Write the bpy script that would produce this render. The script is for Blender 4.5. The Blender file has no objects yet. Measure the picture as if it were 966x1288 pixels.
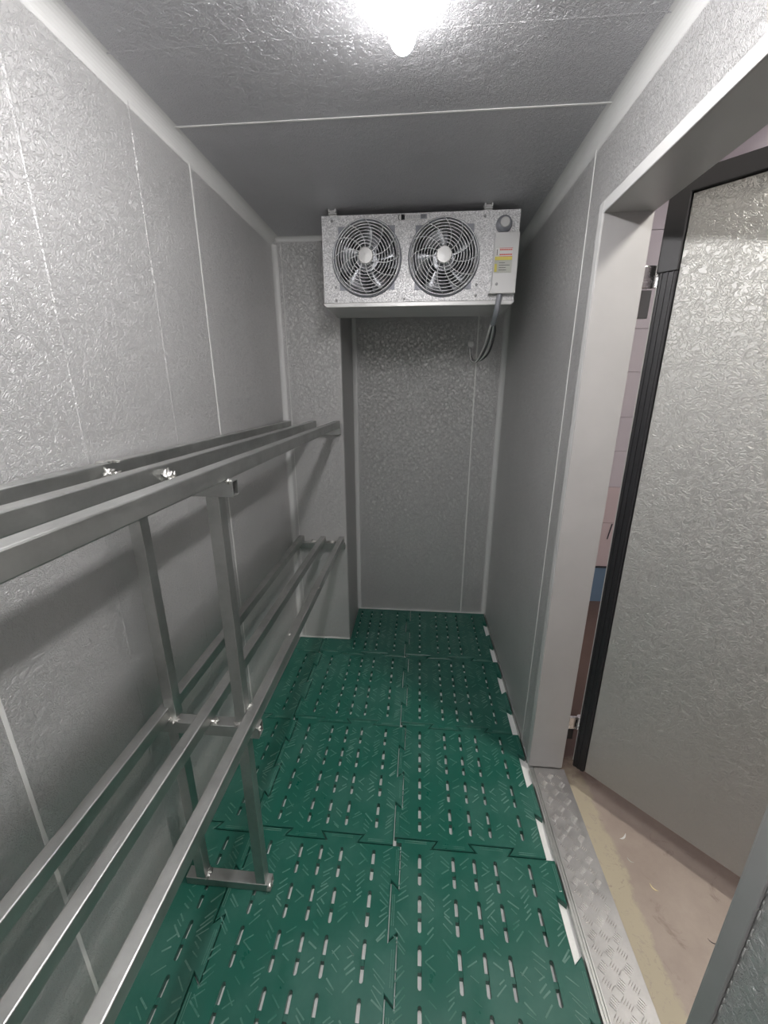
import bpy, bmesh, math, random
from mathutils import Vector, Matrix, noise
from mathutils.geometry import delaunay_2d_cdt
random.seed(4)
S = bpy.context.scene; COL = S.collection
PI = math.pi

# ------------------------------------------------------------------ camera, world, lights, exposure
CAM_H = 1.6; FPX = 502.0
pitch = math.atan(152/502.0); yaw = math.atan(45/math.hypot(502, 152))
F = Vector((-math.sin(yaw)*math.cos(pitch), math.cos(yaw)*math.cos(pitch), -math.sin(pitch)))
Rv = Vector((math.cos(yaw), math.sin(yaw), 0)); Uv = Rv.cross(F)
cd = bpy.data.cameras.new('camera'); cam = bpy.data.objects.new('camera', cd); COL.objects.link(cam)
cam.matrix_world = Matrix(((Rv.x, Uv.x, -F.x, 0), (Rv.y, Uv.y, -F.y, 0), (Rv.z, Uv.z, -F.z, CAM_H), (0, 0, 0, 1)))
cd.sensor_fit = 'HORIZONTAL'; cd.sensor_width = 36.0; cd.lens = 36.0*FPX/966.0; cd.clip_start = 0.01
S.camera = cam
w = bpy.data.worlds.new('world'); S.world = w; w.use_nodes = True
w.node_tree.nodes['Background'].inputs[0].default_value = (0.75, 0.78, 0.85, 1)
w.node_tree.nodes['Background'].inputs[1].default_value = 0.15
S.view_settings.view_transform = 'Standard'; S.view_settings.look = 'None'
S.view_settings.exposure = 0.22; S.view_settings.gamma = 1.0; S.view_settings.use_curve_mapping = False
LAMP_E = 74.0          # strength of the tube lamp's diffuser
CORR_E = 140.0          # strength of the corridor ceiling lamp's diffuser
S.cycles.max_bounces = 10; S.cycles.diffuse_bounces = 5; S.cycles.glossy_bounces = 5

# ------------------------------------------------------------------ room numbers (metres)
XL, XR, YB, ZC = -0.775, 0.53, 2.71, 2.35      # left wall, right wall, back wall, ceiling
YC, XC = 2.305, -0.432                         # column front face, column right face
YN = -0.62                                     # wall behind the photographer
ZF = -0.022                                    # cold room floor under the mats (mat tops are z = 0)
XO = 0.665                                     # outer face of the right wall
DY0, DY1, DZ = 0.482, 1.425, 2.10              # door opening near / far jamb, soffit
ZO = -0.12                                     # corridor floor
LCX, LCY = 1.36, .73      # corridor lamp
CY = 3.2; CX = 2.6; CZ = 2.9                   # corridor end wall, side wall, ceiling

# ------------------------------------------------------------------ materials
def mat(name, base=(.5, .5, .5), rough=.5, metal=0.0, spec=.5, coat=0.0, emis=None, es=0.0):
    m = bpy.data.materials.new(name); m.use_nodes = True
    b = m.node_tree.nodes['Principled BSDF']
    b.inputs['Base Color'].default_value = (*base, 1); b.inputs['Roughness'].default_value = rough
    b.inputs['Metallic'].default_value = metal; b.inputs['Specular IOR Level'].default_value = spec
    b.inputs['Coat Weight'].default_value = coat
    if emis: b.inputs['Emission Color'].default_value = (*emis, 1); b.inputs['Emission Strength'].default_value = es
    return m
class NT:
    def __init__(s, m): s.m = m; s.t = m.node_tree; s.b = s.t.nodes['Principled BSDF']; s.co = s.n('ShaderNodeTexCoord').outputs['Object']
    def n(s, kind, **kw):
        x = s.t.nodes.new(kind)
        for k, v in kw.items(): setattr(x, k, v)
        return x
    def l(s, a, b): s.t.links.new(a, b)
    def noise(s, scale, detail=3, rough=.5, dist=0, vec=None):
        x = s.n('ShaderNodeTexNoise'); x.inputs['Scale'].default_value = scale; x.inputs['Detail'].default_value = detail
        x.inputs['Roughness'].default_value = rough; x.inputs['Distortion'].default_value = dist
        s.l(vec or s.co, x.inputs['Vector']); return x
    def vor(s, scale, feature='F1', vec=None):
        x = s.n('ShaderNodeTexVoronoi', feature=feature); x.inputs['Scale'].default_value = scale; s.l(vec or s.co, x.inputs['Vector']); return x
    def ramp(s, fac, stops):
        x = s.n('ShaderNodeValToRGB'); e = x.color_ramp.elements
        while len(e) < len(stops): e.new(.5)
        for i, (p, c) in enumerate(stops):
            e[i].position = p; e[i].color = (*(c if isinstance(c, tuple) else (c, c, c)), 1)
        s.l(fac, x.inputs['Fac']); return x.outputs['Color']
    def scale(s, v):
        x = s.n('ShaderNodeMapping'); x.inputs['Scale'].default_value = v; s.l(s.co, x.inputs['Vector']); return x.outputs['Vector']
    def math(s, op, a, b=None):
        x = s.n('ShaderNodeMath', operation=op)
        for i, v in enumerate((a, b)):
            if v is None: continue
            if isinstance(v, (int, float)): x.inputs[i].default_value = v
            else: s.l(v, x.inputs[i])
        return x.outputs[0]
    def mix(s, fac, a, b):
        x = s.n('ShaderNodeMix', data_type='RGBA')
        if isinstance(fac, (int, float)): x.inputs[0].default_value = fac
        else: s.l(fac, x.inputs[0])
        for i, v in ((6, a), (7, b)):
            if isinstance(v, tuple): x.inputs[i].default_value = (*v, 1)
            else: s.l(v, x.inputs[i])
        return x.outputs[2]
    def bump(s, h, strength, dist, prev=None):
        x = s.n('ShaderNodeBump'); x.inputs['Strength'].default_value = strength; x.inputs['Distance'].default_value = dist
        s.l(h, x.inputs['Height'])
        if prev: s.l(prev, x.inputs['Normal'])
        s.l(x.outputs[0], s.b.inputs['Normal']); return x.outputs[0]
    def color(s, c): s.l(c, s.b.inputs['Base Color'])
    def rough(s, c): s.l(c, s.b.inputs['Roughness'])

def embossed(name, base, rough, metal, scale, dist):
    m = mat(name, base, rough, metal); t = NT(m)
    warp = t.noise(scale*.5, 2)
    mixv = t.n('ShaderNodeMix', data_type='VECTOR'); mixv.inputs[0].default_value = .035
    t.l(t.co, mixv.inputs[4]); t.l(warp.outputs['Color'], mixv.inputs[5])
    a = t.noise(scale, 2.5, .55, 1.1, mixv.outputs[1]).outputs['Fac']
    ridge = t.ramp(t.math('ABSOLUTE', t.math('SUBTRACT', a, .5)), [(0.0, 0.0), (.035, .55), (.09, 1.0)])
    fine = t.noise(scale*5, 2).outputs['Fac']
    h = t.math('ADD', ridge, t.math('MULTIPLY', fine, .12))
    t.bump(h, 1.0, dist)
    sm = t.noise(2.2, 3, .6).outputs['Fac']
    t.rough(t.ramp(sm, [(.3, rough-.05), (.7, rough+.07)]))
    t.color(t.mix(t.ramp(sm, [(.35, 0.0), (.7, .5)]), base, tuple(c*.9 for c in base)))
    return m
M = {}
M['wall'] = embossed('embossed_wall_steel', (.64, .635, .63), .49, .60, 88, .0012)
M['ceil'] = embossed('embossed_ceiling_steel', (.55, .55, .57), .48, .6, 88, .0011)
M['leaf'] = embossed('embossed_door_steel', (.50, .50, .48), .50, .55, 74, .0010)
M['smooth'] = mat('smooth_grey_panel', (.42, .415, .41), .45, .4)
M['cove'] = mat('white_cove_plastic', (.64, .64, .63), .42)
M['seal'] = mat('white_sealant', (.78, .78, .76), .5)
M['jamb'] = mat('pale_grey_frame_metal', (.5, .5, .5), .4, .15)
t = NT(M['jamb']); t.color(t.ramp(t.noise(3, 4, .6).outputs['Fac'], [(.3, (.38, .375, .37)), (.7, (.44, .435, .43))]))
M['core'] = mat('panel_core', (.5, .49, .48), .6)
M['lit'] = mat('lamp_diffuser', (1, 1, 1), .4, emis=(1.0, .975, .975), es=LAMP_E)
M['lit2'] = mat('corridor_diffuser', (1, 1, 1), .4, emis=(1.0, .95, .88), es=CORR_E)
M['lit3'] = mat('added_fill_diffuser', (1, 1, 1), .4, emis=(1.0, .95, .92), es=10.0)
M['lampbody'] = mat('lamp_housing_plastic', (.7, .7, .7), .5)
M['black'] = mat('black_rubber', (.018, .018, .02), .5)
M['dark'] = mat('dark_cavity_metal', (.48, .49, .53), .5, .6)
M['steelwhite'] = mat('white_edge_steel', (.62, .62, .60), .4, .2)
M['blue'] = mat('blue_painted_wall', (.16, .25, .36), .5)
M['mauve'] = mat('mauve_white_wall', (.52, .47, .50), .6)
t = NT(M['mauve']); t.color(t.ramp(t.noise(1.3, 4, .6).outputs['Fac'], [(.3, (.56, .52, .57)), (.7, (.62, .58, .61))]))
M['pink'] = mat('pinkish_wall', (.62, .52, .53), .6)
M['screw'] = mat('screw_metal', (.34, .34, .34), .45, .5)
M['cable'] = mat('grey_black_cable', (.05, .05, .055), .45)
M['cable2'] = mat('white_cable', (.9, .9, .88), .4)
M['ink'] = mat('dark_ink', (.04, .04, .05), .6)
M['red'] = mat('red_print', (.65, .10, .07), .6)
M['yellow'] = mat('yellow_print', (.70, .62, .14), .6)
M['paper'] = mat('sticker_white', (.72, .72, .70), .6)
M['yellow2'] = mat('yellowish_shaving', (.75, .66, .38), .6)
M['greyprint'] = mat('sticker_grey', (.52, .53, .48), .6)

def steel(name, base, r0, r1, stretch=(3, 3, 3)):
    m = mat(name, base, .35, 1.0); t = NT(m); v = t.scale(stretch)
    n = t.noise(14, 5, .65, .3, v).outputs['Fac']
    t.rough(t.ramp(n, [(.3, r0), (.7, r1)]))
    t.color(t.ramp(t.noise(5, 5, .7).outputs['Fac'], [(.25, tuple(c*.72 for c in base)), (.6, base), (.8, tuple(min(1, c*1.2) for c in base))]))
    t.bump(t.noise(220, 2, .5, 0, v).outputs['Fac'], .25, .0004)
    return m
M['tube'] = steel('welded_tube_steel', (.54, .55, .535), .36, .50, (6, .6, 6))
M['weld'] = steel('shiny_weld', (.78, .77, .74), .30, .60)
M['chrome'] = steel('chrome_hinge', (.85, .85, .85), .15, .35)
M['alubar'] = mat('polished_tread_bars', (.92, .91, .89), .22, 1.0)
M['alu'] = steel('aluminium_tread', (.50, .495, .49), .38, .52)
M['blade'] = steel('fan_blade_metal', (.72, .74, .78), .3, .5)
M['wire'] = mat('grille_wire', (.90, .91, .92), .35, .2)
M['ring'] = mat('dark_ring', (.30, .31, .34), .45, .3)
m = mat('spangled_galvanised', (.7, .7, .69), .35, .6); t = NT(m)
v = t.vor(260); c = t.n('ShaderNodeSeparateColor'); t.l(v.outputs['Color'], c.inputs[0])
t.color(t.ramp(c.outputs[0], [(0, (.46, .46, .47)), (.45, (.64, .64, .64)), (1, (.88, .88, .88))]))
t.rough(t.ramp(c.outputs[1], [(0, .38), (1, .62)])); t.bump(c.outputs[2], .5, .0006); M['galv'] = m
m = mat('plain_galvanised', (.62, .62, .61), .42, .6); M['galvplain'] = m
m = mat('green_mat_plastic', (.012, .105, .075), .30, 0, .5); t = NT(m)
n1 = t.noise(5, 5, .65).outputs['Fac']
t.color(t.mix(t.ramp(n1, [(.48, 0.0), (.75, .5)]), (.010, .098, .070), (.065, .17, .14)))
t.rough(t.ramp(t.noise(9, 4, .7).outputs['Fac'], [(.3, .26), (.7, .46)])); t.bump(t.noise(160, 3).outputs['Fac'], .2, .0004); M['green'] = m
m = mat('scuffed_green_ridges', (.04, .18, .14), .3); t = NT(m)
t.color(t.mix(t.ramp(t.noise(7, 5, .7).outputs['Fac'], [(.36, 0.0), (.68, 1.0)]), (.018, .125, .09), (.15, .27, .23))); M['scuff'] = m
m = mat('pale_floor_sheet', (.88, .88, .86), .45, .2); t = NT(m); t.bump(t.noise(180, 2, .5).outputs['Fac'], .8, .001); M['floor'] = m
m = mat('brown_screed', (.34, .28, .24), .6); t = NT(m)
n1 = t.noise(3.0, 6, .7).outputs['Fac']; n2 = t.noise(14, 5, .7, 1.0).outputs['Fac']
base = t.ramp(n1, [(.3, (.33, .27, .23)), (.6, (.42, .355, .30)), (.8, (.48, .42, .35))])
base = t.mix(t.ramp(n2, [(.62, 0.0), (.72, .5)]), base, (.20, .15, .12))
# yellow painted strip along the threshold, worn at its outer edge
sp = t.n('ShaderNodeSeparateXYZ'); t.l(t.co, sp.inputs[0])
wob = t.math('ADD', sp.outputs[0], t.math('MULTIPLY', t.math('SUBTRACT', t.noise(11, 4, .7).outputs['Fac'], .5), .09))
strip = t.ramp(wob, [(.795, 1.0), (.812, 0.0)])
worn = t.ramp(t.noise(26, 5, .75, 1.5).outputs['Fac'], [(.56, 1.0), (.62, .35)])
base = t.mix(t.math('MULTIPLY', strip, worn), base, (.46, .41, .30))
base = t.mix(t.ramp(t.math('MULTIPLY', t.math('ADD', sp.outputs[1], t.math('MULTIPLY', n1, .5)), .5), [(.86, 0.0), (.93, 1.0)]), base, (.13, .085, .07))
t.color(base); t.rough(t.ramp(n1, [(.3, .35), (.7, .65)])); t.bump(n2, .3, .002); M['screed'] = m

# ------------------------------------------------------------------ helpers
def obj(name, bm, m, parent=None, label=None, kind=None, bevel=0, smooth=False):
    """link bm (in world coordinates) as ONE mesh object; a child is stored relative to its root"""
    me = bpy.data.meshes.new(name)
    if parent is not None:
        p = parent.get('_o', None)
        bmesh.ops.translate(bm, verts=bm.verts, vec=-Vector(p if p is not None else (0, 0, 0)))
    bmesh.ops.recalc_face_normals(bm, faces=bm.faces)
    if smooth:
        for f in bm.faces: f.smooth = True
    bm.to_mesh(me); bm.free(); me.materials.append(m)
    o = bpy.data.objects.new(name, me); COL.objects.link(o)
    if parent is not None:
        o.parent = parent; o['_o'] = tuple(parent['_o'])
    else: o['_o'] = (0.0, 0.0, 0.0)
    if label: o['label'] = label
    if kind: o['kind'] = kind
    if bevel:
        b = o.modifiers.new('bevel', 'BEVEL'); b.width = bevel; b.segments = 2; b.limit_method = 'ANGLE'; b.angle_limit = .6
    return o
def tag(o, label, cat, group=None):
    o['label'] = label; o['category'] = cat
    if group: o['group'] = group
    return o
def root(name, loc, label=None, cat=None, group=None, kind=None):
    o = bpy.data.objects.new(name, None); COL.objects.link(o); o.location = loc; o['_o'] = tuple(loc); o.empty_display_size = .05
    if label: o['label'] = label
    if cat: o['category'] = cat
    if group: o['group'] = group
    if kind: o['kind'] = kind
    return o
def box(x0, x1, y0, y1, z0, z1, bm=None):
    bm = bm or bmesh.new()
    v = [bm.verts.new((x, y, z)) for z in (z0, z1) for y in (y0, y1) for x in (x0, x1)]
    for f in ((0, 2, 3, 1), (4, 5, 7, 6), (0, 1, 5, 4), (2, 6, 7, 3), (0, 4, 6, 2), (1, 3, 7, 5)): bm.faces.new([v[i] for i in f])
    return bm
def prism(pts, axis, a, b, bm=None):
    """extrude a 2D outline along an axis; pts are the two other coordinates in x,y,z order"""
    bm = bm or bmesh.new()
    def p3(p, t): q = list(p); q.insert(axis, t); return q
    A = [bm.verts.new(p3(p, a)) for p in pts]; B = [bm.verts.new(p3(p, b)) for p in pts]; n = len(pts)
    bm.faces.new(A); bm.faces.new(B[::-1])
    for i in range(n): bm.faces.new((A[i], A[(i+1) % n], B[(i+1) % n], B[i]))
    return bm
def tube_path(pts, r, seg=8, closed=False, bm=None):
    bm = bm or bmesh.new(); pts = [Vector(p) for p in pts]; n = len(pts); rings = []; up = None
    for i, p in enumerate(pts):
        if closed: d = pts[(i+1) % n]-pts[i-1]
        else: d = pts[min(i+1, n-1)]-pts[max(i-1, 0)]
        d.normalize()
        if up is None: up = Vector((0, 0, 1)) if abs(d.z) < .9 else Vector((0, 1, 0))
        a = d.cross(up)
        if a.length < 1e-4: a = d.cross(Vector((1, 0, 0)))
        a.normalize(); b = a.cross(d).normalized(); up = b
        rings.append([bm.verts.new(p+(a*math.cos(2*PI*k/seg)+b*math.sin(2*PI*k/seg))*r) for k in range(seg)])
    for i in range(n if closed else n-1):
        A, B = rings[i], rings[(i+1) % n]
        for k in range(seg): bm.faces.new((A[k], A[(k+1) % seg], B[(k+1) % seg], B[k]))
    if not closed: bm.faces.new(rings[0]); bm.faces.new(rings[-1][::-1])
    return bm
def lathe(cx, cz, y0, prof, seg=40, bm=None):
    """profile of (radius, y offset) revolved about the line through (cx, cz) along Y"""
    bm = bm or bmesh.new(); rows = []
    for r, dy in prof:
        if r < 1e-6: rows.append([bm.verts.new((cx, y0+dy, cz))])
        else: rows.append([bm.verts.new((cx+r*math.cos(2*PI*k/seg), y0+dy, cz+r*math.sin(2*PI*k/seg))) for k in range(seg)])
    for A, B in zip(rows, rows[1:]):
        for k in range(seg):
            q = [A[k % len(A)], A[(k+1) % len(A)], B[(k+1) % len(B)], B[k % len(B)]]; u = []
            for v in q:
                if v not in u: u.append(v)
            if len(u) > 2: bm.faces.new(u)
    return bm
def inside(p, poly):
    x, y = p; c = False; n = len(poly)
    for i in range(n):
        (x0, y0), (x1, y1) = poly[i], poly[i-1]
        if (y0 > y) != (y1 > y) and x < (x1-x0)*(y-y0)/(y1-y0)+x0: c = not c
    return c
def holed(outline, holes, cuts=()):
    """triangulate an outline with holes; returns 2D points and triangles"""
    pts = []; edges = []
    for lp in [outline]+list(holes)+list(cuts):
        k = len(pts); pts += [Vector(p) for p in lp]; edges += [(k+i, k+(i+1) % len(lp)) for i in range(len(lp))]
    vs, es, fs, *_ = delaunay_2d_cdt(pts, edges, [], 0, 1e-6)
    out = []
    for f in fs:
        c = sum((vs[i] for i in f), Vector((0, 0)))/len(f)
        if inside(c, outline) and not any(inside(c, h) for h in list(holes)+list(cuts)): out.append(list(f))
    return vs, out
def copy_tree(o, parent=None):
    c = o.copy(); COL.objects.link(c); c.parent = parent
    for ch in [x for x in bpy.data.objects if x.parent == o]: copy_tree(ch, c)
    return c

# ------------------------------------------------------------------ the setting: floor, walls, ceiling
T = .03   # thickness of the front skins; a core slab stands behind them
obj('floor', box(XL-.1, XO, YN-.1, YB+.1, ZF-.098, ZF), M['floor'], kind='structure')
def wall(name, core, m='core'): o = obj(name, core, M[m], kind='structure'); return o
G = .0015
def panel(parent, bm, m='wall', name='panel'): return obj(name, bm, M[m], parent, bevel=.002)
# left wall: panels about a metre wide, joints sealed white
wl = wall('wall_left', box(XL-.13, XL-T, YN-.1, YB+.1, ZF, ZC+.1))
seamsL = [YN, .55, 1.53, YB]
for a, b in zip(seamsL, seamsL[1:]): panel(wl, box(XL-T+.0005, XL, a+G, b-G, ZF, ZC))
for y, wd in ((1.53, .0032), (.55, .0045)): obj('sealant_bead', box(XL-.004, XL+.0012, y-wd, y+wd, ZF, ZC-.03), M['seal'], wl)
for y in (.875, 1.24): obj('panel_rib', prism([(XL-.001, y-.006), (XL+.0012, y-.002), (XL+.0012, y+.002), (XL-.001, y+.006)], 2, ZF, ZC-.02), M['wall'], wl)
# back wall
wb = wall('wall_back', box(XL-T, XO, YB+T, YB+.1, ZF, ZC+.1))
panel(wb, box(XC-.02, .348-G, YB, YB+T-.0005, ZF, ZC)); panel(wb, box(.348+G, XR, YB, YB+T-.0005, ZF, ZC))
obj('sealant_bead', box(.348-.004, .348+.004, YB-.0012, YB+.004, ZF, ZC-.03), M['seal'], wb)
obj('base_bead', box(XC, XR, YB-.004, YB+.002, -.004, .003), M['seal'], wb)
# boxed-out column in the back left corner
wc = wall('wall_column', box(XL, XC-T, YC+T, YB+T, ZF, ZC))
panel(wc, box(XL, XC, YC, YC+T-.0005, ZF, ZC)); panel(wc, box(XC-T+.0005, XC, YC+T, YB, ZF, ZC), 'smooth')
obj('base_bead', box(XL, XC+.003, YC-.004, YC+.001, -.002, .004), M['seal'], wc)
obj('panel_rib', box(-.732, -.729, YC-.0012, YC+.001, 0, ZC-.03), M['seal'], wc)
# right wall with the door opening
wr = obj('wall_right', box(XR+T, XO, DY1+.01, YB+.1, ZF, ZC+.1), M['core'], kind='structure')
obj('header_core', box(XR+T, XO, DY0-.01, DY1+.0099, DZ+.012, ZC+.1), M['core'], wr)
obj('near_core', box(XR+T, XO, YN-.1, DY0-.01, ZF, ZC+.1), M['core'], wr)
panel(wr, box(XR, XR+T-.0005, 1.568+G, YB, ZF, ZC))
panel(wr, prism([(DY1+.002, ZF), (1.568-G, ZF), (1.568-G, ZC), (.565, ZC), (.565, DZ+.012), (DY1+.002, DZ+.012)], 0, XR, XR+T-.0005))
panel(wr, prism([(YN, ZF), (DY0-.002, ZF), (DY0-.002, DZ+.012), (.565-2*G, DZ+.012), (.565-2*G, ZC), (YN, ZC)], 0, XR, XR+T-.0005))
obj('sealant_bead', box(XR-.0012, XR+.004, 1.568-.002, 1.568+.002, ZF, ZC-.03), M['seal'], wr)
# wall behind the photographer
wn = wall('wall_front', box(XL-T, XO, YN-.1, YN-T, ZF, ZC+.1)); panel(wn, box(XL, -.12, YN-T+.0005, YN, ZF, ZC)); panel(wn, box(-.12+2*G, XR, YN-T+.0005, YN, ZF, ZC))
# ceiling
ce = wall('ceiling', box(XL-T, XO, YN-.1, YB+.1, ZC+T, ZC+.12))
for a, b in ((YN, .43), (.43, 1.407), (1.407, YB)): panel(ce, box(XL, XR+.02, a+G, b-G, ZC, ZC+T-.0005), 'ceil')
obj('sealant_bead', box(XL+.03, XR-.03, 1.407-.003, 1.407+.003, ZC-.0012, ZC+.004), M['seal'], ce)
obj('panel_rib', prism([(1.130, ZC+.001), (1.133, ZC-.0005), (1.137, ZC-.0005), (1.140, ZC+.001)], 0, XL+.03, XR-.03), M['ceil'], ce)
# concave cove trims in the corners
def cove(name, axis, a, b, corner, du, dv, r=.036, m='cove'):
    """corner = the two coordinates of the wall corner; du, dv = directions into the room"""
    u, v = corner; pts = [(u, v), (u+du*r*1.12, v)]
    for k in range(9):
        t = PI/2*k/8; pts.append((u+du*(r-r*math.sin(t)*.999), v+dv*(r-r*math.cos(t)*.999)))
    pts.append((u, v+dv*r*1.12))
    return obj(name, prism(pts, axis, a, b), M[m], kind='structure')
cove('trim_1', 1, YN, YC, (XL, ZC), 1, -1)
cove('trim_2', 1, YN, YB, (XR, ZC), -1, -1)
cove('trim_3', 2, 0, ZC-.03, (XL, YC), 1, -1, .022)
cove('trim_4', 2, 0, ZC, (XC, YB), 1, -1, .022)
cove('trim_5', 2, 0, ZC, (XR, YB), -1, -1, .028)
cove('trim_6', 0, XL+.02, XC, (YC, ZC), -1, -1, .018)

# door frame (one trim piece set)
fr = root('trim_7', (XR, DY1, 0), kind='structure')
TJ = .008
obj('jamb', box(XR-.006, XO+.002, DY1-.002, DY1+.010, .004, DZ+.008), M['jamb'], fr, bevel=.002)
obj('jamb', box(XR-.006, XO+.002, DY0-.010, DY0+.002, .004, DZ+.008), M['jamb'], fr, bevel=.002)
obj('head', box(XR-.006, XO+.002, DY0-.010, DY1+.010, DZ, DZ+.010), M['jamb'], fr, bevel=.002)
fw = .034
def flange(bm_pts, a): return prism(bm_pts, a[0], a[1], a[2])
obj('flange', box(XR-.007, XR-.0005, DY1+.0, DY1+fw, .004, DZ+fw), M['cove'], fr, bevel=.003)
obj('flange', box(XR-.007, XR-.0005, DY0-fw, DY0, -.004, DZ+fw), M['jamb'], fr, bevel=.003)
obj('flange', box(XR-.007, XR-.0005, DY0, DY1, DZ, DZ+fw), M['cove'], fr, bevel=.003)
bm = bmesh.new()
for k in range(26):
    z = .5+k*.03+random.uniform(-.01, .01); box(XR-.0012, XR-.0002, DY0-fw-.0022, DY0-fw+.0, z, z+random.uniform(.006, .02), bm)
obj('sealant_bead', bm, M['seal'], fr)

# threshold: aluminium edge track + tread plate with raised bars
th = root('threshold', (.6, .95, ZF), 'aluminium five-bar tread plate threshold in the doorway, dented at its far end', 'threshold')
obj('tread_sheet', box(.548, XO+.012, DY0-.002, DY1-.002, -.012, -.001), M['alu'], th, bevel=.001)
obj('riser', box(XO+.004, XO+.012, DY0, DY1-.004, ZO, -.013), M['alu'], th)
bm = bmesh.new()
def lens(bm, x, y, z, a, L, W, H):
    ca, sa = math.cos(a), math.sin(a); def_pts = [(-L, 0), (-L*.55, W*.75), (0, W), (L*.55, W*.75), (L, 0), (L*.55, -W*.75), (0, -W), (-L*.55, -W*.75)]
    lo = [bm.verts.new((x+px*ca-py*sa, y+px*sa+py*ca, z)) for px, py in def_pts]
    hi = [bm.verts.new((x+(px*.6*ca-py*.2*sa), y+(px*.6*sa+py*.2*ca), z+H)) for px, py in def_pts]
    bm.faces.new(hi)
    for i in range(8): bm.faces.new((lo[i], lo[(i+1) % 8], hi[(i+1) % 8], hi[i]))
gp = .0355; r = 0; y = DY0+.012
while y < DY1-.014:
    for c in range(4):
        x = .570+c*gp
        if x < .556 or x > XO+.004: continue
        a = PI/4 if (r+c) % 2 else -PI/4
        for k in range(-2, 3):
            ox, oy = -math.sin(a)*k*.0062, math.cos(a)*k*.0062
            px, py = x+ox, y+oy
            if .5535 < px < XO+.007 and DY0+.004 < py < DY1-.008: lens(bm, px, py, -.001, a, .0130, .0019, .0030)
    y += gp; r += 1
obj('raised_bars', bm, M['alubar'], th, kind='stuff')
tr = root('edge_track', (.53, .95, ZF), 'grooved grey aluminium track along the doorway edge of the green mats', 'track')
pr_ = [(.5255, ZF), (.547, ZF), (.547, .003), (.5425, .003), (.5425, -.001), (.5385, -.001), (.5385, .002), (.534, .002), (.534, -.001), (.530, -.001), (.530, .001), (.5255, .001)]
obj('track_profile', prism(pr_, 1, DY0+.003, DY1-.009), M['tube'], tr)
bb = obj('baseboard_right', box(XR-.006, XR, DY1+fw+.001, YB-.03, ZF, .002), M['tube'], kind='structure')

# corridor outside the door
obj('floor_corridor', box(XO+.013, CX, -1.6, CY, ZO-.1, ZO), M['screed'], kind='structure')
obj('floor_corridor_far', box(-1.5, XO+.0125, YB+.2, CY, ZO-.1, ZO), M['screed'], kind='structure')
we = wall('wall_corridor_end', box(XO, CX, CY+.02, CY+.12, ZO, CZ), 'mauve')
obj('dado', box(XO, CX, CY-.008, CY+.02, ZO, .19), M['blue'], we)
obj('dado_edge', box(XO, CX, CY-.012, CY+.02, .191, .200), M['ink'], we)
zs = [.201, .581, .877, 1.16, 1.413, 1.732, 2.021, 2.30, 2.62, CZ]
for a, b in zip(zs, zs[1:]): obj('block_course', box(XO, CX, CY, CY+.0195, a+.0012, b-.0012), M['pink' if b < .9 else 'mauve'], we, bevel=.002)
wall('wall_corridor_side', box(CX, CX+.1, -1.6, CY+.12, ZO, CZ), 'mauve')
wall('wall_corridor_near', box(XO, CX, -1.7, -1.6, ZO, CZ), 'mauve')
wall('ceiling_corridor', box(XO, CX+.1, -1.7, CY+.12, CZ, CZ+.1), 'mauve')
# notice on the end wall: a dark strip and small dark handwriting (unreadable in the photograph)
no = root('wall_notice', (1.58, CY, .5), 'small scribbled dark writing and a slanted dark bar on the pink corridor wall', 'writing')
obj('bar', prism([(1.549, .444), (1.557, .444), (1.577, .575), (1.567, .575)], 1, CY-.004, CY-.0005), M['ink'], no)
bm = bmesh.new(); yy = CY-.003
for j in range(2):
    pts = []
    for k in range(40):
        s = k/39; pts.append((1.602+j*.022+.02*s+.008*math.sin(k*1.9+j), yy, .46+.125*s+.006*math.cos(k*2.3)))
    tube_path(pts, .0014, 4, bm=bm)
obj('handwriting', bm, M['ink'], no)

# corridor ceiling lamp: the warm light that falls on the corridor floor
cl = root('corridor_lamp', (LCX, LCY, CZ), 'round ceiling lamp out in the corridor', 'lamp')
def disc_lamp(r0, z0, z1, seg=32):
    bm = bmesh.new(); A = [bm.verts.new((LCX+r0*math.cos(2*PI*k/seg), LCY+r0*math.sin(2*PI*k/seg), z0)) for k in range(seg)]
    B = [bm.verts.new((v.co.x*.94+LCX*.06, v.co.y*.94+LCY*.06, z1)) for v in A]
    bm.faces.new(A); bm.faces.new(B[::-1])
    for k in range(seg): bm.faces.new((A[k], A[(k+1) % seg], B[(k+1) % seg], B[k]))
    return bm
obj('lamp_base', disc_lamp(.17, CZ-.0005, CZ-.03), M['lampbody'], cl); obj('diffuser', disc_lamp(.15, CZ-.031, CZ-.07), M['lit2'], cl)
cl2 = copy_tree(cl); cl2.location = (2.1, 2.75, CZ); cl2['label'] = 'round unseen fill lamp added deeper in the corridor, near its end wall'
cl['label'] = 'round ceiling lamp in the corridor right outside the doorway'
for ch in list(bpy.data.objects):
    if ch.parent == cl2 and ch.name.startswith('diffuser'):
        ch.data = ch.data.copy(); ch.data.materials[0] = M['lit3']      # weaker glow of the unseen fill lamp added to brighten the end wall
for o in (cl, cl2): o['group'] = 'corridor ceiling lamps'

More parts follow.
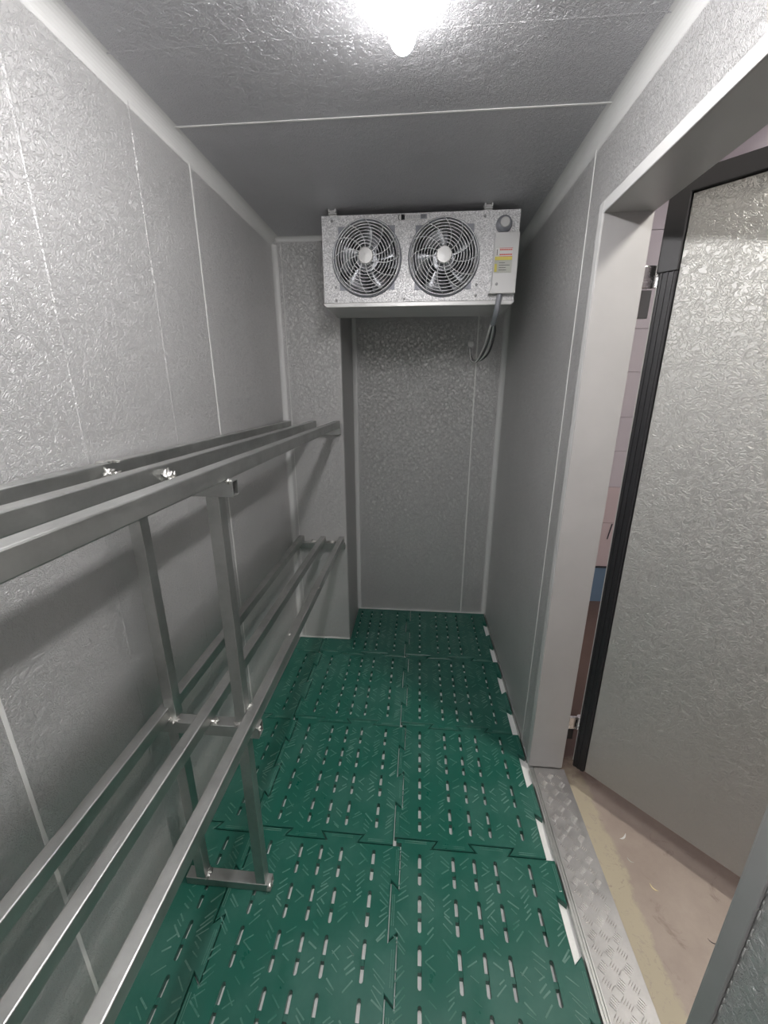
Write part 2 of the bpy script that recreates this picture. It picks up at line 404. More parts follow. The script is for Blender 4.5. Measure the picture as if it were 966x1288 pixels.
for (dx, dy, L, W, a, m_, lab) in ((.862, 1.235, .020, .006, .6, 'paper', 'pale curled shaving on the corridor floor nearest the door corner'), (.845, 1.15, .012, .003, -.8, 'greyprint', 'thin pale sliver on the corridor floor between the two curled shavings'),
        (.885, 1.065, .015, .005, -.9, 'yellow2', 'yellowish shaving alone in the middle of the corridor floor'), (.995, .925, .014, .0025, -.4, 'ink', 'dark splinter on the corridor floor near the near door jamb')):
    bm = bmesh.new(); ca, sa = math.cos(a), math.sin(a); n = 7; up_, lo_ = [], []
    for k in range(n):
        s = k/(n-1)*2-1; wv = W*(1-abs(s)**2.5*.9); bend = .25*L*s*s; h = .0012+.004*abs(s)**2
        for q, lst in ((-1, 0), (1, 1)):
            px, py = s*L, bend+q*wv*.5; x, y = dx+px*ca-py*sa, dy+px*sa+py*ca
            up_.append(bm.verts.new((x, y, ZO+h))); lo_.append(bm.verts.new((x, y, ZO+h-.001)))
    for k in range(n-1):
        i = 2*k
        bm.faces.new((up_[i], up_[i+1], up_[i+3], up_[i+2])); bm.faces.new((lo_[i], lo_[i+2], lo_[i+3], lo_[i+1]))
        bm.faces.new((up_[i], up_[i+2], lo_[i+2], lo_[i])); bm.faces.new((up_[i+1], lo_[i+1], lo_[i+3], up_[i+3]))
    bm.faces.new((up_[0], lo_[0], lo_[1], up_[1])); bm.faces.new((up_[-2], up_[-1], lo_[-1], lo_[-2]))
    tag(obj('floor_scrap', bm, M[m_]), lab, 'scrap', 'scraps on the corridor floor')

# ------------------------------------------------------------------ door leaf, open outwards
B0 = Vector((.763, 1.42, 0)); D = Vector((.713, -.70, 0)).normalized(); N = Vector((-D.y*-1, 0, 0))
N = Vector((D.y, -D.x, 0))                 # points back into the room (towards the camera side)
if N.dot(Vector((-1, -1, 0))) < 0: N = -N
dr = root('door_1', tuple(B0), kind='structure')
def slab(s0, s1, n0, n1, z0, z1, bm=None):
    bm = bm or bmesh.new(); v = []
    for z in (z0, z1):
        for n in (n0, n1):
            for s in (s0, s1): v.append(bm.verts.new(B0+D*s+N*n+Vector((0, 0, z))))
    for f in ((0, 2, 3, 1), (4, 5, 7, 6), (0, 1, 5, 4), (2, 6, 7, 3), (0, 4, 6, 2), (1, 3, 7, 5)): bm.faces.new([v[i] for i in f])
    return bm
LW = .98; ZT = 2.14; gw = .050
obj('leaf_slab', slab(-.062, LW+.062, -.095, -.018, -.001, ZT+.06), M['steelwhite'], dr, bevel=.003)
obj('inner_panel', slab(0, LW, -.0175, 0, -.001, ZT), M['leaf'], dr, bevel=.002)
obj('gasket', slab(-.052, -.003, -.0175, .004, -.008, ZT-.19), M['black'], dr, bevel=.004, label='black rubber seal along the door edge')
obj('gasket', slab(.19, LW, -.0175, .004, ZT+.003, ZT+.048), M['black'], dr, bevel=.004, label='black rubber seal along the door edge')
obj('gasket', slab(LW+.003, LW+.052, -.0175, .004, -.008, ZT+.05), M['black'], dr, bevel=.004, label='black rubber seal along the door edge')
bm = bmesh.new(); 
for s in (-.045, -.030, -.015): slab(s, s+.004, .0035, .0075, -.004, ZT-.19, bm)
obj('gasket_ribs', bm, M['black'], dr)
gc = prism([(0, 0), (1, 0), (1, 1), (0, 1)], 0, 0, 1); gc.free()
bm = bmesh.new(); o2 = [(-.058, -.195), (-.002, -.195), (-.002, .002), (.20, .002), (.20, .054), (-.058, .054)]
A = [bm.verts.new(B0+D*s+N*-.017+Vector((0, 0, ZT+z))) for s, z in o2]; B = [bm.verts.new(B0+D*s+N*.010+Vector((0, 0, ZT+z))) for s, z in o2]
bm.faces.new(A); bm.faces.new(B[::-1])
for i in range(6): bm.faces.new((A[i], A[(i+1) % 6], B[(i+1) % 6], B[i]))
obj('corner_cover', bm, M['black'], dr, bevel=.003, label='black plastic cover over the top corner of the seal')
# hinges: bracket on the frame, strap to the leaf edge, pin
for zc, m1, lab in ((1.94, 'chrome', 'shiny lift-off hinge at the top of the door'), (.20, 'chrome', 'shiny hinge near the bottom of the door')):
    h = obj('hinge', box(XO+.010, XO+.060, DY1+.05, DY1+.062, zc-.03, zc+.035), M[m1], dr, bevel=.004, label=lab)
    hb = bmesh.new(); x0, y0 = XO+.070, DY1+.058
    for a, b in ((zc-.028, zc+.0), (zc+.003, zc+.035)):
        v0 = [hb.verts.new((x0+.012*math.cos(2*PI*k/14), y0+.012*math.sin(2*PI*k/14), a)) for k in range(14)]
        v1 = [hb.verts.new((v.co.x, v.co.y, b)) for v in v0]
        hb.faces.new(v0); hb.faces.new(v1[::-1])
        for k in range(14): hb.faces.new((v0[k], v0[(k+1) % 14], v1[(k+1) % 14], v1[k]))
    obj('hinge_pin', hb, M[m1], h, smooth=False)
    obj('hinge_arm', box(XO+.076, XO+.112, DY1+.050, DY1+.066, zc+.003, zc+.032), M[m1], h, bevel=.004)
    obj('hinge_arm', box(XO+.076, XO+.104, DY1+.050, DY1+.064, zc-.030, zc-.006), M[m1], h, bevel=.004)
    if zc > 1: obj('hinge_plate', box(XO+.012, XO+.064, DY1+.062, DY1+.072, zc-.115, zc-.032), M['ring' if 0 else 'screw'], h, bevel=.003)
    else: obj('hinge_plate', box(XO+.012, XO+.050, DY1+.050, DY1+.072, zc-.085, zc-.031), M['black'], h, bevel=.003)

# ------------------------------------------------------------------ tube lamp on the ceiling
LX, LZ = -.053, ZC-.052
lp = root('tube_lamp', (LX, .55, ZC), 'lit white tube light with a rounded end on the grey ceiling', 'lamp')
def capsule(x, y0, y1, zc, r, flat=1.0, seg=20, cap=8):
    bm = bmesh.new(); prof = []
    for k in range(cap+1): t = PI/2*k/cap; prof.append((y0-r*1.6*math.cos(t)+r*1.6, r*math.sin(t)))
    for k in range(cap+1): t = PI/2*k/cap; prof.append((y1-r*1.6+r*1.6*math.sin(t), r*math.cos(t)))
    rows = []
    for y, q in prof:
        if q < 1e-6: rows.append([bm.verts.new((x, y, zc))])
        else: rows.append([bm.verts.new((x+q*math.cos(2*PI*k/seg), y, zc+q*flat*math.sin(2*PI*k/seg))) for k in range(seg)])
    for A, B in zip(rows, rows[1:]):
        for k in range(seg):
            u = []
            for v in (A[k % len(A)], A[(k+1) % len(A)], B[(k+1) % len(B)], B[k % len(B)]):
                if v not in u: u.append(v)
            if len(u) > 2: bm.faces.new(u)
    return bm
obj('diffuser', capsule(LX, .05, 1.10, LZ, .029), M['lit'], lp, smooth=True)
obj('housing', box(LX-.0285, LX+.0285, .04, 1.06, ZC-.049, ZC-.0005), M['lampbody'], lp, bevel=.003)

# ------------------------------------------------------------------ evaporator (twin-fan cooler)
EX0, EX1, EY, EZ0, EZ1, ED = -.445, .402, 2.0, 1.974, 2.327, .27
ev = root('fan_cooler', (-.02, EY+ED/2, EZ0), 'galvanised twin-fan evaporator cooler hung high on the ceiling before the back wall', 'cooler')
fans = ((-.248, 2.160), (.089, 2.156)); FR = .150
circ = lambda cx, cz, r, n=48: [(cx+r*math.cos(2*PI*k/n), cz+r*math.sin(2*PI*k/n)) for k in range(n)]
vs, fs = holed([(EX0, EZ0+.012), (EX1, EZ0+.012), (EX1, EZ1), (EX0, EZ1)], [circ(x, z, FR-.010) for x, z in fans])
bm = bmesh.new()
A = [bm.verts.new((v.x, EY, v.y)) for v in vs]; B = [bm.verts.new((v.x, EY+.003, v.y)) for v in vs]
for f in fs: bm.faces.new([A[i] for i in f]); bm.faces.new([B[i] for i in reversed(f)])
es = [e for e in bm.edges if len(e.link_faces) == 1 and e.verts[0].co.y < EY+.001]
idx = {v: i for i, v in enumerate(A)}
for e in es: i, j = idx[e.verts[0]], idx[e.verts[1]]; bm.faces.new((A[i], A[j], B[j], B[i]))
obj('front_panel', bm, M['galv'], ev)
bm = box(EX0, EX1, EY+.0032, EY+ED, EZ1-.003, EZ1); box(EX0, EX0+.003, EY+.0032, EY+ED, EZ0, EZ1-.003, bm); box(EX1-.003, EX1, EY+.0032, EY+ED, EZ0, EZ1-.003, bm)
obj('casing', bm, M['galv'], ev)
obj('coil', box(EX0+.01, EX1-.01, EY+.13, EY+ED-.005, EZ0+.01, EZ1-.01), M['dark'], ev)
obj('drip_tray', prism([(EX0-.002, EZ0+.012), (EX1+.002, EZ0+.012), (EX1+.002, EZ0+.002), (EX1-.010, EZ0-.008), (EX0+.010, EZ0-.008), (EX0-.002, EZ0+.002)], 1, EY-.006, EY+ED), M['galvplain'], ev, bevel=.003, label='plain grey drip tray under the cooler')
for (sx, sz) in ((EX0+.055, EZ0+.075), (EX0+.055, EZ0+.022), (-.082, EZ0+.024), (.236, EZ0+.032), (.236, EZ0+.075), (.318, EZ0+.068), (EX0+.045, EZ1-.02), (.255, EZ1-.02)):
    obj('screw', lathe(sx, sz, EY-.0005 if sx < .3 else EY-.034, [(0, -.004), (.004, -.0035), (.0055, -.001), (.0055, .001)], 12), M['screw'], ev)
for gi, (fx, fz) in enumerate(fans):
    fn = obj('fan', lathe(fx, fz, EY, [(0, .022), (.045, .022), (.047, .030), (.047, .085), (0, .085)], 32), M['blade'], ev, smooth=False)
    sh = lathe(fx, fz, EY, [(FR-.0105, .004), (FR-.0105, .125), (FR-.013, .125), (FR-.013, .004)], 48); obj('shroud', sh, M['galvplain'], fn, smooth=True)
    for b in range(5):
        bm = bmesh.new(); a0 = 2*PI*b/5+.5+gi*.3; rows = []
        for i in range(6):
            r = .046+(FR-.022-.046)*i/5; row = []
            for j in range(6):
                s = j/5-.5; a = a0+s*1.0+.12*i/5; row.append(bm.verts.new((fx+r*math.cos(a), EY+.055+s*.05*(1.1-.3*i/5)+.01*math.sin(s*3), fz+r*math.sin(a))))
            rows.append(row)
        for i in range(5):
            for j in range(5): bm.faces.new((rows[i][j], rows[i][j+1], rows[i+1][j+1], rows[i+1][j]))
        bo = obj('blade', bm, M['blade'], fn, smooth=True)
        sd = bo.modifiers.new('thick', 'SOLIDIFY'); sd.thickness = .0015
    dome = lambda r: -.012-.034*max(0, 1-(r/FR)**2)**.6
    gd = obj('fan_guard', lathe(fx, fz, EY, [(FR-.007, -.001), (FR-.006, -.010), (FR-.002, -.012), (FR+.003, -.008), (FR+.005, -.0005), (FR-.007, -.0005)], 56), M['ring'], ev, smooth=True, label='dark rim of the round fan guard')
    bm = bmesh.new()
    for r in [.047+.0125*k for k in range(9)]:
        tube_path([(fx+r*math.cos(2*PI*k/48), EY+dome(r), fz+r*math.sin(2*PI*k/48)) for k in range(48)], .0016, 5, True, bm)
    obj('guard_rings', bm, M['wire'], gd, smooth=True, label='pale wire rings of the fan guard')
    bm = bmesh.new()
    for k in range(12):
        pts = []
        for i in range(9):
            r = .030+(FR-.004-.030)*i/8; a = 2*PI*k/12+.55*(i/8)**1.3; pts.append((fx+r*math.cos(a), EY+dome(r)-.0015, fz+r*math.sin(a)))
        tube_path(pts, .0017, 5, bm=bm)
    obj('guard_spokes', bm, M['wire'], gd, smooth=True, label='pale curved wire spokes of the fan guard')
    obj('guard_hub', lathe(fx, fz, EY, [(0, -.050), (.030, -.049), (.035, -.045), (.035, -.041), (0, -.041)], 32), M['galvplain'], gd, label='plain round grey hub of the fan guard')
    for sx in (-1, 1):
        for sz in (-1, 1):
            cx, cz = fx+sx*.118, fz+sz*.118
            obj('corner_tab', prism([(cx+sx*.006, cz+sz*.006), (cx-sx*.030, cz+sz*.006), (cx+sx*.006, cz-sz*.030)], 1, EY-.003, EY-.0005), M['ring'], gd)
# connector, electric cover, sticker, name strip, hangers
obj('cable_port', lathe(.336, 2.272, EY, [(0, -.012), (.016, -.012), (.017, -.030), (.021, -.031), (.029, -.022), (.033, -.010), (.033, -.0005), (0, -.0005)], 32), M['ring'], ev, label='round dark port with a pale plug')
obj('port_plug', lathe(.336, 2.272, EY, [(0, -.034), (.017, -.034), (.020, -.030), (.020, -.0125), (0, -.0125)], 24), M['galvplain'], ev)
cv = obj('electric_cover', prism([(.288, 2.006), (.400, 2.006), (.400, 2.236), (.300, 2.236), (.300, 2.04)], 1, EY-.033, EY-.0005), M['galvplain'], ev, bevel=.002, label='plain grey electrical cover box')
yy = EY-.034
st = obj('sticker', box(.302, .376, yy-.0006, yy+.0005, 2.085, 2.178), M['greyprint'], cv, label='rating sticker with red lines and a yellow band')
def flat(name, x0, x1, z0, z1, m, y=None, par=None): return obj(name, box(x0, x1, (y or yy)-.0011, (y or yy)-.0007, z0, z1), M[m], par or st)
def par3(bm, m, owner):      # third level is the limit, so print on a sub-part is joined to it as its own material
    me = owner.data; k = len(me.materials); me.materials.append(m); b2 = bmesh.new(); b2.from_mesh(me)
    o = Vector(owner['_o']); mp = {v: b2.verts.new(v.co-o) for v in bm.verts}
    for f in bm.faces: g = b2.faces.new([mp[v] for v in f.verts]); g.material_index = k
    b2.to_mesh(me); b2.free(); bm.free()
pb = lambda x0, x1, z0, z1: box(x0, x1, yy-.0013, yy-.0007, z0, z1)
par3(pb(.304, .375, 2.146, 2.177), M['paper'], st); 
def pb2(x0, x1, z0, z1, d=.0017): return box(x0, x1, yy-d, yy-.0014, z0, z1)
for i in range(9): par3(pb2(.322+i*.0058, .3265+i*.0058, 2.168, 2.173), M['red'], st)
for i in range(9): par3(pb2(.322+i*.0058, .3270+i*.0058, 2.150, 2.1545), M['red'], st)
par3(pb2(.320, .375, 2.1445, 2.1458), M['red'], st); par3(pb2(.320, .375, 2.1755, 2.1768), M['red'], st)
par3(pb2(.310, .3125, 2.150, 2.172), M['ink'], st)
par3(pb(.304, .375, 2.132, 2.145), M['yellow'], st)
par3(pb2(.304, .314, 2.088, 2.118), M['yellow'], st)
for i in range(4): par3(pb2(.322, .322+random.uniform(.02, .045), 2.094+i*.009, 2.0955+i*.009), M['ink'], st)
# name strip at the top: too small to read in the photograph, built as a plate with letter-like marks
ns = obj('name_strip', box(-.112, .015, EY-.0022, EY-.0005, 2.301, 2.323), M['galvplain'], ev, label='small printed strip between the fans')
def glyph(x0, segs, m):
    for (a, b, c, d) in segs: par3(box(x0+a, x0+b, EY-.0028, EY-.0023, 2.301+c, 2.301+d), M[m], ns)
glyph(-.110, [(0, .003, .003, .019), (.003, .006, .0, .004), (.003, .006, .018, .021)], 'ink')
glyph(-.098, [(0, .016, .001, .021)], 'ink')
glyph(-.093, [(0, .003, .003, .019), (.003, .009, .016, .019), (.003, .008, .009, .012)], 'paper')
for i in range(6): glyph(-.074+i*.0095, [(0, .0015, .006, .016), (0, .006, .0145, .016)] + ([(.0045, .006, .006, .016)] if i % 2 else [(0, .005, .006, .0075)]), 'ring')
glyph(-.016, [(0, .028, .002, .020)], 'ring'); glyph(-.011, [(0, .002, .005, .017), (.006, .008, .005, .017), (.002, .006, .010, .012), (.011, .018, .015, .017), (.013, .015, .005, .015)], 'paper')
for hx in (-.395, .268):
    bm = box(hx-.018, hx+.018, EY+.004, EY+.007, EZ1-.01, ZC-.0006); box(hx-.018, hx+.018, EY+.007, EY+.06, ZC-.004, ZC-.0006, bm); box(hx-.018, hx+.018, EY-.006, EY+.004, EZ1+.004, EZ1+.009, bm)
    for dx in (-.014, .014): box(hx+dx-.003, hx+dx+.003, EY-.012, EY+.004, EZ1+.009, ZC-.001, bm)
    obj('hanger', bm, M['galvplain'], ev, bevel=.001)
# cables from the cover box to the back wall, and the conduit boss they enter
ca = root('cooler_cable', (.33, YB, 1.83), 'grey and white cables looping from under the cooler to the back wall', 'cable')
def smooth_path(p, n=10):
    p = [Vector(q) for q in p]; out = []
    for i in range(len(p)-1):
        a, b, c, d = p[max(i-1, 0)], p[i], p[i+1], p[min(i+2, len(p)-1)]
        for k in range(n):
            t = k/n; out.append(.5*((2*b)+(c-a)*t+(2*a-5*b+4*c-d)*t*t+(3*b-a-3*c+d)*t**3))
    out.append(p[-1]); return out
obj('sheath', tube_path(smooth_path([(.338, EY-.012, 2.006), (.335, EY-.012, 1.975), (.33, EY+.005, 1.93), (.332, EY+.07, 1.90)]), .012, 10), M['ring'], ca, smooth=True, label='grey sheath around the upper end of the cables')
for j, (m_, off) in enumerate((('cable', -.012), ('cable2', 0.0), ('cable', .014), ('cable2', -.022))):
    obj('cable', tube_path(smooth_path([(.332+off*.3, EY+.06, 1.905), (.345+off*.8, 2.15, 1.875), (.365+off, 2.35, 1.84), (.368+off*1.1, 2.52, 1.80), (.345+off*.6, 2.64, 1.775+off*.2), (.318+off*.2, 2.69, 1.79), (.305, YB-.012-.004*j, 1.84), (.306, YB-.004, 1.87)]), .0055, 8), M[m_], ca, smooth=True, label='%s cable' % ('black' if m_ == 'cable' else 'white'))
obj('wall_gland', prism([(.306+.018*math.cos(2*PI*k/20), 1.875+.018*math.sin(2*PI*k/20)) for k in range(20)], 1, YB-.02, YB-.0005), M['galvplain'], ca)

# ------------------------------------------------------------------ welded rack
rk = root('welded_rack', (-.6, .89, 0), 'two-tier welded steel tube rack along the left wall', 'rack')
def tube(name, axis, c0, c1, a0, a1, b0, b1, th=.0025, m='tube', lab=None):
    """hollow rectangular tube along an axis from c0 to c1; a, b the ranges of the other two coordinates"""
    bm = bmesh.new()
    def p(c, a, b): q = [a, b]; q.insert(axis, c); return q
    R_ = []
    for c in (c0, c1):
        R_.append([bm.verts.new(p(c, a, b)) for a, b in ((a0, b0), (a1, b0), (a1, b1), (a0, b1))])
        R_.append([bm.verts.new(p(c, a, b)) for a, b in ((a0+th, b0+th), (a1-th, b0+th), (a1-th, b1-th), (a0+th, b1-th))])
    o0, i0, o1, i1 = R_
    for k in range(4):
        n = (k+1) % 4
        bm.faces.new((o0[k], o0[n], o1[n], o1[k])); bm.faces.new((i0[k], i1[k], i1[n], i0[n]))
        bm.faces.new((o0[k], i0[k], i0[n], o0[n])); bm.faces.new((o1[k], o1[n], i1[n], i1[k]))
    o = obj(name, bm, M[m], rk, label=lab)
    b = o.modifiers.new('bevel', 'BEVEL'); b.width = .0016; b.segments = 2; b.limit_method = 'ANGLE'
    return o
RY0, RY1 = YN+.002, YC-.002
def rail(xn, xf, wd, z0, z1):
    """rail whose right edge runs from xn (at y .35) to xf (at y 2.3)"""
    bm = bmesh.new(); th = .0025; R_ = []
    for y in (RY0, RY1):
        xr = xn+(xf-xn)*(y-.35)/1.95
        R_.append([bm.verts.new((x, y, z)) for x, z in ((xr-wd, z0), (xr, z0), (xr, z1), (xr-wd, z1))])
    o0, o1 = R_
    for k in range(4): bm.faces.new((o0[k], o0[(k+1) % 4], o1[(k+1) % 4], o1[k]))
    bm.faces.new(o0); bm.faces.new(o1[::-1])
    o = obj('shelf_rail', bm, M['tube'], rk)
    b = o.modifiers.new('bevel', 'BEVEL'); b.width = .003; b.segments = 2
UZ, LZ_ = 1.438, .735
rails = [(-.443, -.450), (-.582, -.588), (-.722, -.735)]
lrails = [(-.430, -.446), (-.568, -.563), (-.688, -.700)]
for a, b in rails: rail(a, b, .034, UZ-.038, UZ)
for a, b in lrails: rail(a, b, .032, LZ_-.038, LZ_)
SY0, SY1 = .872, .902
tube('cross_bar', 0, -.770, -.428, SY0, SY1, UZ-.0765, UZ-.0385)
tube('cross_bar', 0, -.755, -.428, SY0-.012, SY1-.008, LZ_-.0765, LZ_-.0385)
tube('cross_bar', 0, -.752, -.447, YC-.034, YC-.003, UZ-.0765, UZ-.0385)
tube('cross_bar', 0, -.752, -.440, YC-.034, YC-.003, LZ_-.0765, LZ_-.0385)
tube('cross_bar', 0, -.755, -.420, YN+.003, YN+.034, UZ-.0765, UZ-.0385)
tube('cross_bar', 0, -.755, -.418, YN+.003, YN+.034, LZ_-.0765, LZ_-.0385)
PX0, PX1 = -.498, -.466
def post(x0, x1, z0, z1): tube('post', 2, z0, z1, x0, x1, SY0+.0, SY1+.002)
post(-.498, -.466, LZ_-.038, UZ-.077); post(-.706, -.674, LZ_-.038, UZ-.077)
post(-.502, -.470, .0335, LZ_-.077); post(-.708, -.676, .0335, LZ_-.077)
tube('foot_bar', 0, -.745, -.455, SY0-.002, SY1+.004, .0016, .033)
def weld(x, y, z, r=.010, sq=(1, 1, .6)):
    bm = bmesh.new(); bmesh.ops.create_icosphere(bm, subdivisions=3, radius=1)
    sd = Vector((x*31, y*17, z*23))
    for v in bm.verts:
        c0 = v.co.copy(); k = .8+.9*noise.noise(c0*1.8+sd)+.8*noise.noise(c0*5+sd)
        v.co = Vector((x+v.co.x*k*r*sq[0], y+v.co.y*k*r*sq[1], z+v.co.z*k*r*sq[2]))
    obj('weld_bead', bm, M['weld'], rk, smooth=True)
for x, y, z, r, q in ((-.577, .862, UZ-.028, .010, (.9, 1.5, 1.3)), (-.570, .868, UZ-.036, .008, (1.6, 1.6, .6)), (-.716, .858, UZ-.022, .009, (.9, 1.5, 1.2)), (-.712, .868, UZ-.034, .010, (1.6, 1.8, .6)), (-.724, .885, UZ+.002, .007, (2.2, .8, .4)),
                      (-.600, SY0+.010, UZ-.036, .010, (1.8, 1.3, .7)), (-.581, SY0+.012, UZ-.033, .009, (.7, 1.2, 1.3)), (-.475, SY0+.012, UZ-.035, .007, (1, 1.4, .8)),
                      (-.438, SY0+.004, UZ-.040, .007, (.7, 1.3, .7)), (-.738, SY0+.012, UZ-.030, .008, (.7, 1.6, 1.1)), (-.720, SY0+.010, UZ-.035, .008, (1, 1.5, 1.3)),
                      (-.680, SY0-.004, LZ_-.037, .008, (1.6, 1.1, .5)), (-.700, SY0-.004, LZ_-.034, .007, (1.6, .8, .9)), (-.560, SY0+.0, LZ_-.036, .007, (1.5, 1.3, .7)),
                      (-.463, SY1-.004, LZ_-.016, .009, (1.0, 1.0, 1.6)), (-.487, SY0-.004, LZ_-.036, .006, (2, 1, .7)), (-.466, SY1, LZ_-.001, .006, (1.4, 1.0, .6)),
                      (-.432, SY0, LZ_-.050, .006, (1, 1, .8)), (-.672, SY0+.014, .036, .007, (1, 1.8, .9)), (-.457, SY0+.004, .022, .009, (.6, 1.2, 1.2)), (-.700, SY1, .036, .006, (1.3, 1, .6)),
                      (-.755, SY0+.01, UZ+.000, .006, (1.0, 1.5, .4)), (-.44, 1.62, LZ_+.001, .004, (1, 1.6, .6)), (-.46, 1.25, LZ_+.001, .0035, (1, 1.6, .6))):
    weld(x, y, z, r*1.25, q)
for xs, z in ((rails, UZ), (lrails, LZ_)):
    for a, b in xs:
        weld(b-.040, YC-.012, z-.036, .008, (1.4, 1.2, .9)); weld(b-.002, YC-.006, z-.012, .005, (.8, .8, 1.8))
weld(-.50, YC-.01, UZ-.036, .010, (2.0, 1.2, .9)); weld(-.64, YC-.01, UZ-.034, .010, (2.4, 1.2, 1.0)); weld(-.52, YC-.01, LZ_-.034, .009, (2.6, 1.2, .9)); weld(-.64, YC-.01, LZ_-.034, .009, (2.2, 1.2, .9))

# ------------------------------------------------------------------ interlocking mats
PX, PY, AMP, SL = .55, .546, .0135, .011
colx = [-.042+PX, -.042, -.592, -1.142]         # seams, right to left
rowy = [2.702, 2.156, 1.610, 1.064, .518, -.028]
GAP = .0017
def seam(x0, y0, L, horizontal, rev=False):
    """dovetail joint line: four segments displaced + - + -; horizontal runs left to right, vertical runs far to near"""
    pts = []
    for k in range(4):
        d = AMP if k % 2 == 0 else -AMP
        a = k*L/4-(SL if k else 0); b = (k+1)*L/4+(SL if k < 3 else 0)
        for s in (a, b): pts.append((x0+s, y0+d) if horizontal else (x0+d, y0-s))
    return pts
def mat_outline(ix, iy, left_flat=None, back_flat=None):
    xr, xl = colx[ix], colx[ix+1]; yt, yb = rowy[iy], rowy[iy+1]
    top = seam(xl, yt, PX, True); bot = seam(xl, yb, PX, True); lef = seam(xl, yt, PY, False); rig = seam(xr, yt, PY, False)
    tl = [(xl+AMP, yt-.4*AMP), (xl-.4*AMP, yt-.4*AMP), (xl-.4*AMP, yt+AMP)]
    top[0] = tl[-1]; top[-1] = (xr+AMP, yt-AMP); rig[0] = None
    rig[-1] = (xr-AMP, yb-AMP+0); bot[-1] = None; bot[0] = (xl-AMP, yb+AMP)
    rig = rig[1:]; bot = bot[:-1]; lef2 = lef[1:]; lef2[-1] = None; lef2 = lef2[:-1]
    if back_flat is not None:
        top = [(xl+AMP, back_flat), (xr+AMP, back_flat)]; tl = []
    # order clockwise: top left->right, right far->near, bottom right->left, left near->far
    o = top+rig+bot[::-1]+lef2[::-1]+(tl[:2] if tl else [])
    if left_flat is not None:
        # clip to x >= left_flat (top and bottom seams are the only lines crossed)
        out = []; n = len(o)
        for i in range(n):
            a, b = o[i], o[(i+1) % n]; ia, ib = a[0] >= left_flat, b[0] >= left_flat
            if ia: out.append(a)
            if ia != ib: t = (left_flat-a[0])/(b[0]-a[0]); out.append((left_flat, a[1]+(b[1]-a[1])*t))
        o = out
    return o
def capsule2(cx, cy, L, W):
    pts = []
    for k in range(5): t = PI*k/4; pts.append((cx+W/2*math.cos(t), cy+L/2-W/2+W/2*math.sin(t)))
    for k in range(5): t = PI+PI*k/4; pts.append((cx+W/2*math.cos(t), cy-L/2+W/2+W/2*math.sin(t)))
    return pts
